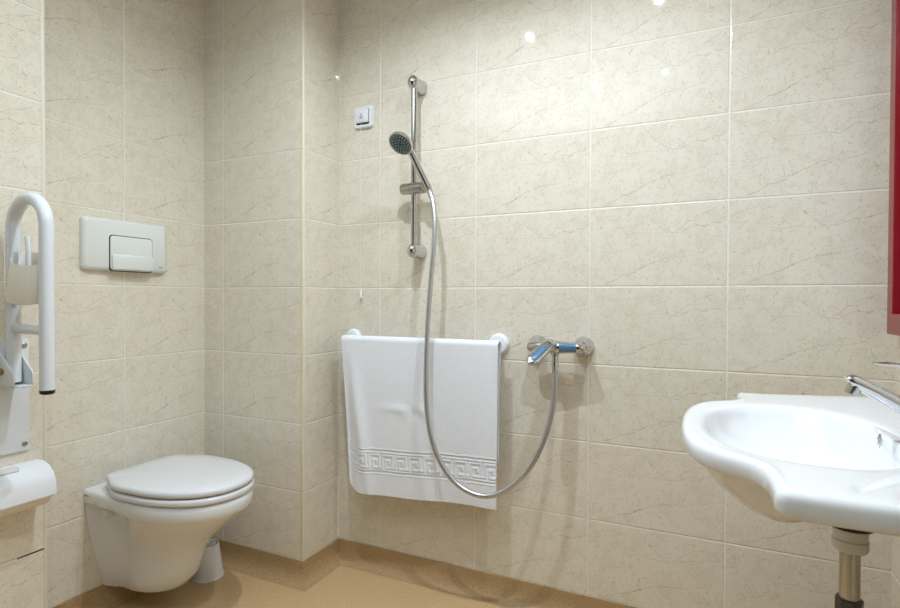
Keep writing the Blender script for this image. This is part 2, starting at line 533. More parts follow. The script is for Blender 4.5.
# seat ring and lid
def slab(z0, z1, tip, w, back, r, dome=0.0, a=0.27):
    def ring(z, ins):
        pts = []
        n, xc = 40, tip-a
        for i in range(n+1):
            th = -PI/2 + PI*i/n
            c, s_ = math.cos(th), math.sin(th)
            pts.append((xc + (a-ins)*abs(c)**(2/2.2), YT + (w-ins)*math.copysign(abs(s_)**(2/2.2), s_), z))
        cr = 0.045
        wb = w*0.79
        for i in range(9):      # back corners, narrower than the middle
            th = PI/2 + (PI/2)*i/8
            pts.append((back+cr + (cr-ins*0.9)*math.cos(th), YT + wb-cr + (cr-ins*0.9)*math.sin(th), z))
        for i in range(9):
            th = PI + (PI/2)*i/8
            pts.append((back+cr + (cr-ins*0.9)*math.cos(th), YT - wb+cr + (cr-ins*0.9)*math.sin(th), z))
        # ease the long sides between the round front and the back corners
        out = []
        for p, q in zip(pts, pts[1:]+pts[:1]):
            out.append(p)
            if abs(p[1]-q[1]) < 0.08 and q[0] != p[0] and abs(p[0]-q[0]) > 0.06:
                sg = 1 if p[1] > YT else -1
                for t in (0.2, 0.4, 0.6, 0.8):
                    out.append((p[0]+(q[0]-p[0])*t, p[1]+(q[1]-p[1])*t + sg*0.016*math.sin(PI*t), z))
        pts = out
        return pts
    rings = [ring(z0, r*0.8), ring(z0+r*0.25, r*0.2), ring(z0+r*0.7, 0)]
    rings += [ring(z1-r, 0), ring(z1-r*0.55, r*0.12), ring(z1-r*0.2, r*0.5), ring(z1, r*1.3)]
    if dome:
        base = rings[-1]
        cxm = tip-0.21
        for kk, zz in ((0.8, z1+dome*0.5), (0.5, z1+dome*0.9), (0.15, z1+dome)):
            rings.append([(cxm+(p[0]-cxm)*kk, YT+(p[1]-YT)*kk, zz) for p in base])
    return rings
finish('seat', Geo().loft(slab(0.419, 0.440, 0.010, 0.180, -0.448, 0.008)), M['seat'], toilet, 50)
finish('lid', Geo().loft(slab(0.443, 0.466, 0.008, 0.179, -0.451, 0.011, 0.004)), M['seat'], toilet, 50)
for sy in (-0.075, 0.075):
    finish('hinge', Geo().tube([(-0.456, YT+sy-0.025, 0.430), (-0.456, YT+sy+0.025, 0.430)], 0.011, 16), M['seat'], toilet)

# ------------------------------------------------------------------ flush plate
YF = -0.541
flush = thing('flush_plate', 'ivory white rectangular flush plate on the wall above the toilet', 'flush plate', (XL, YF, 1.215))


def rrect(yc, zc, w, h, r, x, n=8):
    pts = []
    for (sy, sz, a0) in ((1, 1, 0), (-1, 1, PI/2), (-1, -1, PI), (1, -1, 3*PI/2)):
        for i in range(n+1):
            a = a0 + PI/2*i/n
            pts.append((x, yc + sy*(w/2-r) + r*math.cos(a), zc + sz*(h/2-r) + r*math.sin(a)))
    return pts


g = Geo()
pw, ph = 0.298, 0.174
g.loft([rrect(YF, 1.215, pw, ph, 0.014, XL+0.0005), rrect(YF, 1.215, pw, ph, 0.014, XL+0.010),
        rrect(YF, 1.2155, pw-0.006, ph-0.006, 0.014, XL+0.017), rrect(YF, 1.216, pw-0.022, ph-0.022, 0.012, XL+0.022)])
plate = finish('plate', g, M['plate'], flush, 40)
g = Geo()
bw, bh = 0.150, 0.116
yb, zb = YF+0.010, 1.188
g.loft([rrect(yb, zb, bw+0.006, bh+0.006, 0.012, XL+0.0200), rrect(yb, zb, bw+0.006, bh+0.006, 0.012, XL+0.0228)])
finish('button_gap', g, M['gap'], plate)
g = Geo()
g.loft([rrect(yb, zb, bw, bh, 0.011, XL+0.019), rrect(yb, zb, bw, bh, 0.011, XL+0.026), rrect(yb, zb, bw-0.006, bh-0.006, 0.010, XL+0.0285)])
button = finish('flush_button', g, M['plate'], flush, 40)
g = Geo()
g.prism([(XL+0.027, yb-bw/2+0.002, zb-bh/2+0.002), (XL+0.0365, yb-bw/2+0.002, zb-bh/2+0.004), (XL+0.0345, yb-bw/2+0.002, zb-0.008), (XL+0.027, yb-bw/2+0.002, zb-0.003)], (0, bw-0.004, 0), 0.002)
finish('finger_edge', g, M['plate'], button)
g = Geo().box(XL+0.0215, XL+0.0226, YF+0.112, YF+0.128, 1.1475, 1.1500)
finish('maker_mark', g, M['greyline'], plate)

# ------------------------------------------------------------------ toilet brush and its holder
BX, BY = -0.354, -0.322
holder = thing('brush_holder', 'white tapered toilet brush holder on the floor behind the toilet', 'brush holder', (BX, BY, 0))
g = Geo()
g.lathe((BX, BY, 0), (0, 0, 1), [(0.0005, 0.052), (0.003, 0.0545), (0.008, 0.053), (0.105, 0.040), (0.118, 0.0385), (0.122, 0.0365), (0.121, 0.0345), (0.112, 0.034), (0.02, 0.046), (0.012, 0.044)], 40)
finish('cup', g, M['white'], holder, 40)
g = Geo()
g.lathe((BX, BY, 0.0), (0, 0, 1), [(0.0003, 0.0565), (0.004, 0.0565), (0.006, 0.0535)], 40)
finish('base_rim', g, M['white'], holder, 40)
brush = thing('toilet_brush', 'grey toilet brush standing in the white holder behind the toilet', 'toilet brush', (BX, BY, 0.02))
g = Geo()
for i in range(11):
    z = 0.022 + i*0.0092
    g.lathe((BX, BY, z), (0, 0, 1), [(0, 0.012), (0.002, 0.028+0.003*math.sin(i*1.1)), (0.005, 0.029), (0.0085, 0.012)], 20)
finish('brush_head', g, M['bristle'], brush)
finish('handle', Geo().tube([(BX, BY, 0.10), (BX-0.006, BY-0.004, 0.2), (BX-0.02, BY-0.012, 0.36)], [0.006, 0.007, 0.009], 12), M['white'], brush)

# ------------------------------------------------------------------ swing-up grab rail
YR = -0.965
grab = thing('grab_rail', 'white swing-up support rail folded upright on the left wall', 'grab rail', (XP, YR, 0.76))
g = Geo()
g.prism([(XP+0.0005, -1.023, 0.622), (XP+0.0005, -0.907, 0.622), (XP+0.0005, -0.907, 0.926), (XP+0.0005, -1.023, 0.926)], (0.007, 0, 0), 0.0015)
wp = finish('wall_plate', g, M['rail'], grab)
for (sy, sz) in ((-0.919, 0.908), (-0.919, 0.800), (-0.919, 0.640), (-1.011, 0.908), (-1.011, 0.640)):
    g = Geo()
    g.lathe((XP+0.0075, sy, sz), (1, 0, 0), [(0, 0.0075), (0.002, 0.0072), (0.0032, 0.005), (0.0026, 0.0045), (0.0026, 0.0)], 16)
    finish('screw', g, M['steel'], wp)
for yy in (-0.9455, -0.9890):
    g = Geo()
    g.prism([(XP+0.006, yy, 0.912), (XP+0.014, yy, 0.912), (XP+0.094, yy, 0.846), (XP+0.097, yy, 0.838), (XP+0.097, yy, 0.816), (XP+0.092, yy, 0.810), (XP+0.006, yy, 0.806)], (0, 0.0045, 0), 0.0012)
    finish('hinge_flange', g, M['rail'], grab)
g = Geo().box(XP+0.007, XP+0.094, -0.985, -0.945, 0.806, 0.811, 0.001)
finish('hinge_floor', g, M['rail'], grab)
g = Geo().tube([(XP+0.046, -0.992, 0.846), (XP+0.046, -0.936, 0.846)], 0.0055, 16)
g.lathe((XP+0.046, -0.989, 0.846), (0, -1, 0), [(0, 0.010), (0.008, 0.010), (0.010, 0.008), (0.010, 0)], 6)
finish('hinge_bolt', g, M['brass'], grab)
XI, XO = XP+0.052, -0.166
g = Geo()
rl = (XO-XI)/2
path = [(XI, YR, 0.818), (XI, YR, 0.95), (XI, YR, 1.08), (XI, YR, 1.20)]
zc = 1.304-rl-0.016
for i in range(0, 25):
    a = PI - PI*i/24
    path.append((XI+rl+rl*math.cos(a), YR, zc+rl*math.sin(a)*1.0))
path = path[:3] + path[4:]
path += [(XO, YR, 1.10), (XO, YR, 0.95), (XO, YR, 0.808)]
g.tube(path, 0.0163, 24)
finish('tube', g, M['rail'], grab, 60)
finish('cross_tube', Geo().tube([(XI+0.008, YR, 0.962), (XI+0.03, YR, 0.957), (XO-0.03, YR, 0.955), (XO-0.006, YR, 0.955)], 0.0125, 18), M['rail'], grab, 60)
finish('end_cap', Geo().lathe((XO, YR, 0.808), (0, 0, -1), [(0, 0.0166), (0.008, 0.0160), (0.011, 0.012), (0.012, 0.0)], 24), M['black'], grab)
PX, PY = -0.258, -0.958
finish('roll_peg', Geo().tube([(XI+0.01, YR, 1.068), (PX-0.02, YR+0.003, 1.068), (PX-0.004, PY, 1.074), (PX, PY, 1.09), (PX, PY, 1.15), (PX-0.002, PY, 1.175), (PX-0.006, PY, 1.193)], 0.0058, 14, smooth=4), M['rail'], grab, 60)

# paper roll core slipped over the peg
roll = thing('toilet_roll', 'cream nearly empty paper roll slipped over the peg of the white rail', 'toilet roll', (PX, PY, 1.04))
def ovalring(z, rx, ry, cx=PX, cy=PY, tilt=0.0, tilty=0.0, n=48):
    return [(cx + rx*math.cos(2*PI*k/n), cy + ry*math.sin(2*PI*k/n), z + tilt*math.cos(2*PI*k/n) + tilty*math.sin(2*PI*k/n)) for k in range(n)]
g = Geo()
prof = [(1.040, 0.072), (1.0385, 0.074), (1.041, 0.0755), (1.085, 0.070), (1.135, 0.064), (1.1365, 0.0625), (1.135, 0.061), (1.085, 0.066), (1.042, 0.071)]
rings = [ovalring(z, r, r*0.5, PX+0.016-(1.14-z)*0.12, PY-0.004, -0.012, 0.016) for z, r in prof]
rings.append(rings[0])
g.loft(rings, False, False)
finish('paper_sleeve', g, M['paper'], roll, 60)

# ------------------------------------------------------------------ paper dispenser
disp = thing('paper_dispenser', 'white covered toilet paper dispenser on the left wall under the support rail', 'paper dispenser', (XP, -0.96, 0.5))
prof = [(0.0005, 0.588), (0.03, 0.589), (0.058, 0.580), (0.078, 0.563), (0.088, 0.540), (0.090, 0.506), (0.0875, 0.506), (0.0855, 0.538), (0.076, 0.560), (0.057, 0.5765), (0.03, 0.5855), (0.0005, 0.585)]
g = Geo()
g.prism([(XP+d, -1.040, z) for d, z in prof], (0, 0.155, 0))
g.prism([(XP+d, -0.8885, z) for d, z in ((0.0005, 0.586), (0.03, 0.587), (0.057, 0.578), (0.077, 0.561), (0.0865, 0.539), (0.0885, 0.507), (0.07, 0.497), (0.0005, 0.488))], (0, 0.0035, 0))
cover = finish('cover', g, M['white'], disp, 30)
finish('back_plate', Geo().box(XP+0.0005, XP+0.004, -1.038, -0.889, 0.470, 0.586, 0.001), M['white'], disp)
g = Geo()
sl = []
for i in range(21):
    a = PI*i/20 - PI/2
    sl.append((0.010*math.sin(a), -0.962 + 0.010*math.cos(a)))
poly = [(XP+0.044+s_, y, 0.5815-s_*0.45) for s_, y in sl] + [(XP+0.054, -1.03, 0.577), (XP+0.034, -1.03, 0.586)]
g.prism(poly, (0.003, 0, 0.0075))
finish('window_slot', g, M['greycup'], cover)
g = Geo()
g.lathe((XP+0.043, -1.030, 0.514), (0, 1, 0), [(0, 0.0405), (0.136, 0.0405)], 40)
finish('paper_roll', g, M['paper'], disp)

# ------------------------------------------------------------------ shower rail with slider
BXX, BYY = 0.371, -0.057
srail = thing('shower_rail', 'upright chrome shower rail with sliding holder on the tiled back wall', 'shower rail', (BXX, 0, 1.2))
finish('bar', Geo().tube([(BXX, BYY, 1.205), (BXX, BYY, 1.815)], 0.0115, 20), M['chrome'], srail)
for zz in (1.812, 1.212):
    g = Geo()
    g.ball((BXX-0.002, BYY-0.002, zz), 0.0235, (0.9, 1, 1.1))
    n = 28
    def oval(y, rx, rz, dz=0.0):
        return [(BXX + rx*math.cos(2*PI*k/n), y, zz + dz + rz*math.sin(2*PI*k/n)) for k in range(n)]
    g.loft([oval(-0.0005, 0.0250, 0.0275), oval(-0.008, 0.0252, 0.0277), oval(-0.012, 0.0245, 0.027), oval(-0.034, 0.0215, 0.0235), oval(-0.056, 0.0190, 0.0205)])
    finish('wall_bracket', g, M['chrome'], srail, 45)
ZS = 1.434
g = Geo()
g.lathe((0.322, -0.062, ZS), (1, 0.02, 0), [(0, 0.012), (0.003, 0.0185), (0.010, 0.0205), (0.040, 0.0205), (0.0405, 0.0195), (0.0425, 0.0195), (0.043, 0.0205), (0.084, 0.0205), (0.1, 0.019), (0.106, 0.0)], 28)
finish('slider', g, M['satin'], srail)
g = Geo()
g.lathe((0.432, -0.080, ZS-0.002), Vector((-0.075, -0.045, 0.135)), [(-0.014, 0.0135), (-0.012, 0.0165), (0.016, 0.018), (0.018, 0.016)], 24)
finish('holder_cup', g, M['satin'], srail)

# ------------------------------------------------------------------ hand shower
HD = Vector((0.3800, -0.165, 1.566)); HN = Vector((-0.12, -0.66, -0.74)).normalized()
HB = Vector((0.4468, -0.082, 1.4175))
hand = thing('hand_shower', 'round chrome hand shower hung in the sliding holder, facing down', 'shower head', HB)
g = Geo()
g.lathe(HD, HN, [(-0.020, 0.004), (-0.019, 0.018), (-0.014, 0.033), (-0.006, 0.0425), (0.002, 0.0445), (0.0055, 0.0435), (0.0055, 0.0395), (0.003, 0.039)], 40)
head = finish('head', g, M['chrome'], hand, 40)
g = Geo()
g.lathe(HD + HN*0.0035, HN, [(0, 0.0393), (0.0018, 0.0385), (0.0024, 0.030), (0.0026, 0.0)], 40)
face = finish('spray_plate', g, M['spray'], hand, 40)
u = HN.cross(Vector((1, 0, 0))).normalized(); v = HN.cross(u)
for ri, (rr, cnt) in enumerate(((0.010, 6), (0.019, 12), (0.028, 18), (0.0345, 22))):
    for k in range(cnt):
        a = 2*PI*(k+0.5*(ri % 2))/cnt
        c = HD + HN*0.0058 + u*(rr*math.cos(a)) + v*(rr*math.sin(a))
        finish('nozzle', Geo().lathe(c, HN, [(0, 0.0023), (0.0016, 0.0018), (0.0018, 0)], 8), M['nozzle'], face)
g = Geo()
hd_ = (HB-HD).normalized(); hd_ = (hd_ - HN*hd_.dot(HN)).normalized()
A = HD - HN*0.011 + hd_*0.036
g.tube([HD - HN*0.013 + hd_*0.010, A, A*0.75+HB*0.25, A*0.4+HB*0.6, A*0.08+HB*0.92, HB], [0.010, 0.0118, 0.0125, 0.0130, 0.0125, 0.0105], 20, smooth=5)
finish('handle', g, M['chrome'], hand, 50)

# ------------------------------------------------------------------ shower hose
HP = [(0.8894, -0.068, 0.8275), (0.8939, -0.078, 0.7688), (0.8875, -0.095, 0.686), (0.8671, -0.112, 0.5996), (0.8278, -0.13, 0.5146), (0.7733, -0.142, 0.4505), (0.7196, -0.15, 0.4162), (0.6604, -0.156, 0.4088), (0.5915, -0.16, 0.4354), (0.5333, -0.16, 0.4964), (0.4943, -0.157, 0.581), (0.4744, -0.152, 0.6822), (0.4689, -0.146, 0.7991), (0.4688, -0.136, 0.9336), (0.4724, -0.122, 1.0864), (0.4792, -0.11, 1.2233), (0.4768, -0.1, 1.31), (0.4616, -0.088, 1.3817), (0.4490, -0.082, 1.4135)]
hose = thing('shower_hose', 'silver ribbed shower hose looping down from the hand shower in front of the towel', 'hose', HP[7])
finish('hose_tube', Geo().tube(HP, 0.0088, 18, smooth=10), M['hose'], hose, 60)
finish('hose_nut', Geo().lathe(Vector((0.8892, -0.067, 0.838)), (0.02, -0.1, -1), [(0, 0.0115), (0.012, 0.0115), (0.014, 0.0095), (0.030, 0.0095), (0.034, 0.008)], 18), M['chrome'], hose)
finish('hose_nut', Geo().lathe(Vector(HP[-1]) + Vector((-0.001, 0, 0.002)), Vector(HP[-2])-Vector(HP[-1]), [(0, 0.0105), (0.014, 0.0105), (0.030, 0.0085)], 18), M['chrome'], hose)

# ------------------------------------------------------------------ shower mixer
ZM = 0.887
mixer = thing('shower_mixer', 'chrome shower mixer tap with blue inlays on the back wall right of the towel', 'mixer tap', (0.89, 0, ZM))
for xx in (0.815, 0.966):
    g = Geo()
    g.lathe((xx, -0.0005, ZM), (0, -1, 0), [(0, 0.033), (0.004, 0.033), (0.008, 0.031), (0.020, 0.027), (0.028, 0.019), (0.036, 0.017)], 32)
    finish('wall_rosette', g, M['chrome'], mixer, 40)
    g = Geo()
    g.lathe((xx, -0.034, ZM), (0, -1, 0), [(0, 0.0175), (0.018, 0.0175), (0.021, 0.0155), (0.030, 0.0150)], 6)
    finish('union_nut', g, M['chrome'], mixer)
g = Geo()
g.lathe((0.796, -0.066, ZM), (1, 0, 0), [(0, 0.002), (0.004, 0.012), (0.012, 0.0165), (0.04, 0.0185), (0.075, 0.022), (0.10, 0.021), (0.145, 0.0175), (0.178, 0.0155), (0.186, 0.011), (0.190, 0.0)], 28)
finish('body', g, M['chrome'], mixer, 45)
g = Geo()
n = 12
ring = lambda r0, r1: [[(xx, -0.066 - r*math.cos(a), ZM + 0.001 + r*math.sin(a)) for a in [(-0.75 + 1.5*i/n) for i in range(n+1)]] for xx, r in ((0.906, r0+0.0002), (0.925, r0-0.0012), (0.945, r1+0.0012), (0.958, r1))]
outer = ring(0.0222, 0.0178); inner = ring(0.0185, 0.0150)
rings = [o_ + list(reversed(i_)) for o_, i_ in zip(outer, inner)]
g.loft(rings)
finish('blue_inlay', g, M['blue'], mixer, 40)
g = Geo()
g.lathe((0.879, -0.070, ZM+0.004), (-0.05, -1, 0.10), [(0, 0.021), (0.020, 0.021), (0.034, 0.019), (0.042, 0.013), (0.044, 0.0)], 28)
finish('cartridge_cap', g, M['chrome'], mixer, 40)
# lever: a flat rounded paddle reaching left, forward and down
LB, LT = Vector((0.882, -0.098, 0.904)), Vector((0.836, -0.168, 0.845))
ld = (LT-LB).normalized(); ln = Vector((0.30, -0.62, 0.72)); ln = (ln - ld*ln.dot(ld)).normalized(); lw = ld.cross(ln)
def paddle(off, wsc, th, t0=0.0, t1=1.0, n=14, m=20):
    rings = []
    Lh = (LT-LB).length
    for i in range(n+1):
        t = t0 + (t1-t0)*i/n
        e = (i/n)
        w = wsc*(0.86+0.2*e)*math.sqrt(max(0.0, 1-(2*e-1)**6))
        w = max(w, 0.0012)
        c = LB + ld*(Lh*t) + ln*off
        hh = th*(0.5 + 0.5*math.sqrt(max(0.0, 1-(2*e-1)**6)))
        rings.append([c + lw*(w*math.cos(2*PI*k/m)) + ln*(hh*math.copysign(abs(math.sin(2*PI*k/m))**0.7, math.sin(2*PI*k/m))) for k in range(m)])
    return rings
lever = finish('lever', Geo().loft(paddle(0.0, 0.0215, 0.0095, -0.12, 1.06)), M['chrome'], mixer, 50)
finish('blue_inlay', Geo().loft(paddle(0.0078, 0.0115, 0.0030, 0.22, 0.92)), M['blue'], lever, 50)
finish('outlet', Geo().lathe((0.889, -0.066, ZM-0.016), (0, -0.02, -1), [(0, 0.013), (0.012, 0.0125), (0.014, 0.0105), (0.034, 0.0105)], 20), M['chrome'], mixer)

# ------------------------------------------------------------------ towel rail and towel
ZR = 0.884
trail = thing('towel_rail', 'white wall-mounted rail with round flanges carrying the towel', 'towel rail', (0.38, 0, ZR))
RX0, RX1, RYY = 0.080, 0.678, -0.075
for xx in (RX0-0.004, RX1):
    g = Geo()
    g.lathe((xx, -0.0005, ZR), (0, -1, 0), [(0, 0.037), (0.004, 0.037), (0.010, 0.035), (0.016, 0.029), (0.018, 0.0)], 36)
    finish('flange', g, M['white'], trail, 40)
path = [(RX0, -0.012, ZR), (RX0, -0.045, ZR)]
for i in range(7):
    a = PI/2*i/6
    path.append((RX0+0.028-0.028*math.cos(a), RYY+0.028-0.028*math.sin(a), ZR))
for i in range(7):
    a = PI/2*i/6
    path.append((RX1-0.028+0.028*math.sin(a), RYY+0.028-0.028*math.cos(a), ZR))
path += [(RX1, -0.045, ZR), (RX1, -0.012, ZR)]
finish('bar', Geo().tube(path, 0.0115, 18), M['white'], trail, 60)

KEY = ["11111110",
       "10000010",
       "10111010",
       "10101010",
       "10100010",
       "10111111"]


def towel_geo():
    g = Geo()
    x0, x1 = 0.082, 0.706
    NXX, NF, NBK, NA = 250, 230, 30, 12
    rb = 0.0125 + 0.005
    th = 0.006
    def bottom(s):                       # z of the front hem along the width
        z = 0.318 + 0.026*s
        if s < 0.13: z += 0.042*(1-math.sqrt(max(0.0, 1-((0.13-s)/0.13)**2)))
        return z
    grid, gridb = [], []
    for j in range(NF+NA+NBK+1):
        row, rowb = [], []
        for i in range(NXX+1):
            s = i/NXX
            zb = bottom(s)
            sag = 0.004*math.sin(PI*s)
            if j <= NF:
                t = j/NF                  # 0 hem .. 1 rail
                z = zb + (ZR-zb)*t
                d = 1-t
                y = RYY - rb - 0.002
                left = math.exp(-((s-0.02)/0.055)**2)
                # soft folds, stronger towards the hem
                y -= 0.010*d*math.sin(5.2*s+0.6) + 0.004*d*math.sin(13*s+1.1+2*t)
                y -= 0.012*math.exp(-((s-0.05-0.13*d)/0.045)**2)*min(1, d*2.2)*min(1, (1-d)*3+0.35)
                y += 0.016*left*min(1, d*1.6)
                y -= 0.004*math.exp(-(((s-0.52)/0.10)**2+((t-0.55)/0.05)**2))*math.sin(40*s+18*t)
                y -= 0.003*math.exp(-(((s-0.40)/0.12)**2+((t-0.57)/0.03)**2))
                xx = x0 + (x1-x0)*s
                xx += (0.036*d*(1-s)**3) - 0.004*d*s
                # woven border with a meander
                hh = (z - zb)
                b0, b1 = 0.080, 0.168
                e = 0.0
                if b0-0.003 < hh < b1+0.003:
                    e = -0.0015
                    for lb in (b0, b0+0.012, b1-0.012, b1):
                        if abs(hh-lb) < 0.0028: e = 0.0009
                    k0, k1 = b0+0.017, b1-0.017
                    if k0 <= hh <= k1:
                        r = min(5, int((k1-hh)/(k1-k0)*6)); c = int((s*(x1-x0))/0.058*8) % 8
                        if KEY[r][c] == '1': e = 0.0009
                y -= e
            elif j <= NF+NA:
                a = PI*(j-NF)/NA
                z = ZR + rb*math.sin(a) - 0*sag
                y = RYY - rb*math.cos(a) - (0.002 if a < PI/2 else 0)
                xx = x0 + (x1-x0)*s
            else:
                t = (j-NF-NA)/NBK
                z = ZR - t*0.40
                y = RYY + rb + 0.004*t*math.sin(6*s)
                xx = x0 + (x1-x0)*(s*(1-0.10*min(1, t*3)) + 0.09*min(1, t*3))
            row.append(Vector((xx, y, z)))
        grid.append(row)
    n0, n1 = len(grid), NXX+1
    # thickness along surface normals
    inner = []
    for j in range(n0):
        r = []
        for i in range(n1):
            du = grid[j][min(i+4, n1-1)] - grid[j][max(i-4, 0)]
            dv = grid[min(j+3, n0-1)][i] - grid[max(j-3, 0)][i]
            nn = du.cross(dv).normalized()
            # 'nn' points to the room side on the front sheet
            r.append(grid[j][i] - nn*th*(1 if nn.length else 0))
        inner.append(r)
    A = [[g.bm.verts.new(p) for p in r] for r in grid]
    B = [[g.bm.verts.new(p) for p in r] for r in inner]
    F = g.bm.faces.new
    for j in range(n0-1):
        for i in range(n1-1):
            F((A[j][i], A[j][i+1], A[j+1][i+1], A[j+1][i]))
            F((B[j][i], B[j+1][i], B[j+1][i+1], B[j][i+1]))
    for j in range(n0-1):
        F((A[j][0], A[j+1][0], B[j+1][0], B[j][0]))
        F((A[j][-1], B[j][-1], B[j+1][-1], A[j+1][-1]))
    for i in range(n1-1):
        F((A[0][i], B[0][i], B[0][i+1], A[0][i+1]))
        F((A[-1][i], A[-1][i+1], B[-1][i+1], B[-1][i]))
    return g


towel = finish('towel', towel_geo(), M['towel'], None, 180)
tag(towel, 'white terry towel with a woven meander border hung over the white rail', 'towel')

# ------------------------------------------------------------------ pull-cord call switch
XS, ZSW = 0.123, 1.7385
call = thing('call_switch', 'white pull-cord call switch high on the wall left of the shower rail', 'call switch', (XS, 0, ZSW))


def xrect(xc, zc, w, h, r, y, n=8):
    return [(yv, y, z) for (_, yv, z) in rrect(xc, zc, w, h, r, 0, n)]


g = Geo().loft([xrect(XS, ZSW, 0.083, 0.083, 0.012, -0.0005), xrect(XS, ZSW, 0.083, 0.083, 0.012, -0.008), xrect(XS, ZSW, 0.077, 0.077, 0.012, -0.0125)])
finish('switch_plate', g, M['white'], call, 40)
g = Geo().loft([xrect(XS-0.002, ZSW+0.002, 0.054, 0.050, 0.004, -0.011), xrect(XS-0.002, ZSW+0.002, 0.054, 0.050, 0.004, -0.0175), xrect(XS-0.002, ZSW+0.002, 0.050, 0.046, 0.004, -0.0195)])
sw = finish('rocker', g, M['white'], call, 40)
g = Geo().loft([xrect(XS-0.002, ZSW-0.0005, 0.0575, 0.0575, 0.004, -0.011), xrect(XS-0.002, ZSW-0.0005, 0.0575, 0.0575, 0.004, -0.0132)])
finish('shadow_gap', g, M['gap'], call)
g = Geo()
cx, cz = XS-0.004, ZSW+0.002
for (ax, az, bx, bz) in ((-0.006, -0.009, -0.0035, 0.004), (0.006, -0.009, 0.0035, 0.004), (-0.006, -0.009, -0.002, -0.009), (0.006, -0.009, 0.002, -0.009), (-0.002, -0.009, -0.001, -0.002), (0.002, -0.009, 0.001, -0.002)):
    g.tube([(cx+ax, -0.0196, cz+az), (cx+bx, -0.0196, cz+bz)], 0.0009, 6)
g.ball((cx, -0.0196, cz+0.0075), 0.0028, (1, 0.4, 1), 12)
finish('bell_symbol', g, M['greyline'], sw)
XC = 0.115
finish('cord', Geo().tube([(XC, -0.014, ZSW-0.026), (XC, -0.0135, ZSW-0.2), (XC, -0.013, 1.075)], 0.0011, 8), M['white'], call)
finish('cord_end', Geo().lathe((XC, -0.013, 1.076), (0, 0, -1), [(0, 0.0025), (0.004, 0.0035), (0.022, 0.0042), (0.030, 0.0055), (0.034, 0.0052), (0.036, 0)], 16), M['white'], call)

# ------------------------------------------------------------------ washbasin
YW = -0.675
basin = thing('washbasin', 'white wall-hung washbasin with rounded bowl and side wings on the right wall', 'washbasin', (XR, YW, 0.75))
half = [(1.275, 0.0), (1.276, 0.055), (1.281, 0.115), (1.294, 0.172), (1.322, 0.217), (1.355, 0.240), (1.376, 0.262), (1.382, 0.285), (1.3835, 0.310), (1.384, 0.352), (1.3845, 0.361), (1.388, 0.367), (1.395, 0.369), (1.43, 0.372), (1.55, 0.380), (1.66, 0.390), (1.7635, 0.396)]
full = [(x, YW-h) for x, h in reversed(half)] + [(x, YW+h) for x, h in half[1:]]
pl = [Vector(p) for p in full]
for _ in range(2):                      # Chaikin, ends kept
    q = [pl[0]]
    for a, b in zip(pl, pl[1:]):
        q += [a*0.75+b*0.25, a*0.25+b*0.75]
    q.append(pl[-1]); pl = q
# resample by length, then along the wall
def resample(p, n):
    L = [0.0]
    for a, b in zip(p, p[1:]): L.append(L[-1]+(b-a).length)
    out, k = [], 0
    for i in range(n):
        t = L[-1]*i/(n-1)
        while k < len(L)-2 and L[k+1] < t: k += 1
        f = (t-L[k])/max(L[k+1]-L[k], 1e-9)
        out.append(p[k].lerp(p[k+1], f))
    return out
front = resample(pl, 170)
backl = resample([front[-1], front[0]], 60)[1:-1]
OUT = front + backl
NO = len(OUT)
NRM = []
for i in range(NO):
    t = (OUT[(i+1) % NO]-OUT[i-1]).normalized()
    NRM.append(Vector((-t.y, t.x)))
ctr = Vector((1.465, YW))
if (OUT[85]-ctr).dot(NRM[85]) < 0: NRM = [-n_ for n_ in NRM]
def outl(z, ins, rise=1.0):
    pts = []
    for p, n_ in zip(OUT, NRM):
        q = p - n_*ins
        q.x = min(q.x, 1.7638)
        rz = rise*0.012*max(0.0, (q.x-1.42)/0.34)**1.3
        pts.append((q.x, q.y, z+rz))
    return pts
IA, IB, SQ = 0.140, 0.212, 2.3
def inn(z, sc, cx=1.455, a=IA, b=IB, taper=0.0):
    pts = []
    for p in OUT:
        d = (p-ctr).normalized()
        th = math.atan2(d.y/b, d.x/a)
        c, s_ = math.cos(th), math.sin(th)
        r = (abs(c)**SQ + abs(s_)**SQ)**(-1/SQ)
        xx = cx + a*sc*r*c
        kk = min(1.0, max(0.0, (xx-1.40)/0.10))
        pts.append((xx, YW + b*sc*r*s_*(1-taper*kk*kk*(3-2*kk)), z))
    return pts
DX = 1.532
ell = lambda z, cx, a, b, t=0.0: inn(z, 1.0, cx, a, b, t)
under = [ell(0.673, DX, 0.030, 0.030), ell(0.680, DX+0.004, 0.034, 0.032), ell(0.690, 1.560, 0.085, 0.065, 0.2), ell(0.702, 1.530, 0.145, 0.150, 0.55), ell(0.716, 1.508, 0.162, 0.205, 0.5),
         ell(0.738, 1.492, 0.170, 0.232, 0.42), ell(0.760, 1.480, 0.174, 0.243, 0.25), ell(0.781, 1.470, 0.174, 0.246, 0.1)]
def lerp_ring(a, b, k):
    return [tuple(p*(1-k)+q*k for p, q in zip(u_, v_)) for u_, v_ in zip(a, b)]
body = [outl(0.787, 0.024, 0.6), outl(0.7872, 0.011, 0.8), outl(0.788, 0.007, 0.9), outl(0.7935, 0.0012), outl(0.796, 0.0), outl(0.8085, 0.0), outl(0.8140, 0.0012), outl(0.8180, 0.0042), outl(0.8202, 0.009), outl(0.8206, 0.014)]
lipr = inn(0.8185, 1.085)
ins = [lerp_ring(body[-1], lipr, k) for k in (0.15, 0.3, 0.45, 0.6, 0.75, 0.9)] + [lipr, inn(0.8165, 1.035), inn(0.812, 1.0), inn(0.803, 0.975), inn(0.782, 0.915), inn(0.757, 0.80, 1.470), inn(0.738, 0.60, 1.484), inn(0.722, 0.36, 1.510), inn(0.716, 0.16, DX)]
finish('bowl', Geo().loft(under + body + ins), M['china'], basin, 60)
bowlb = [c for c in basin.children][0]
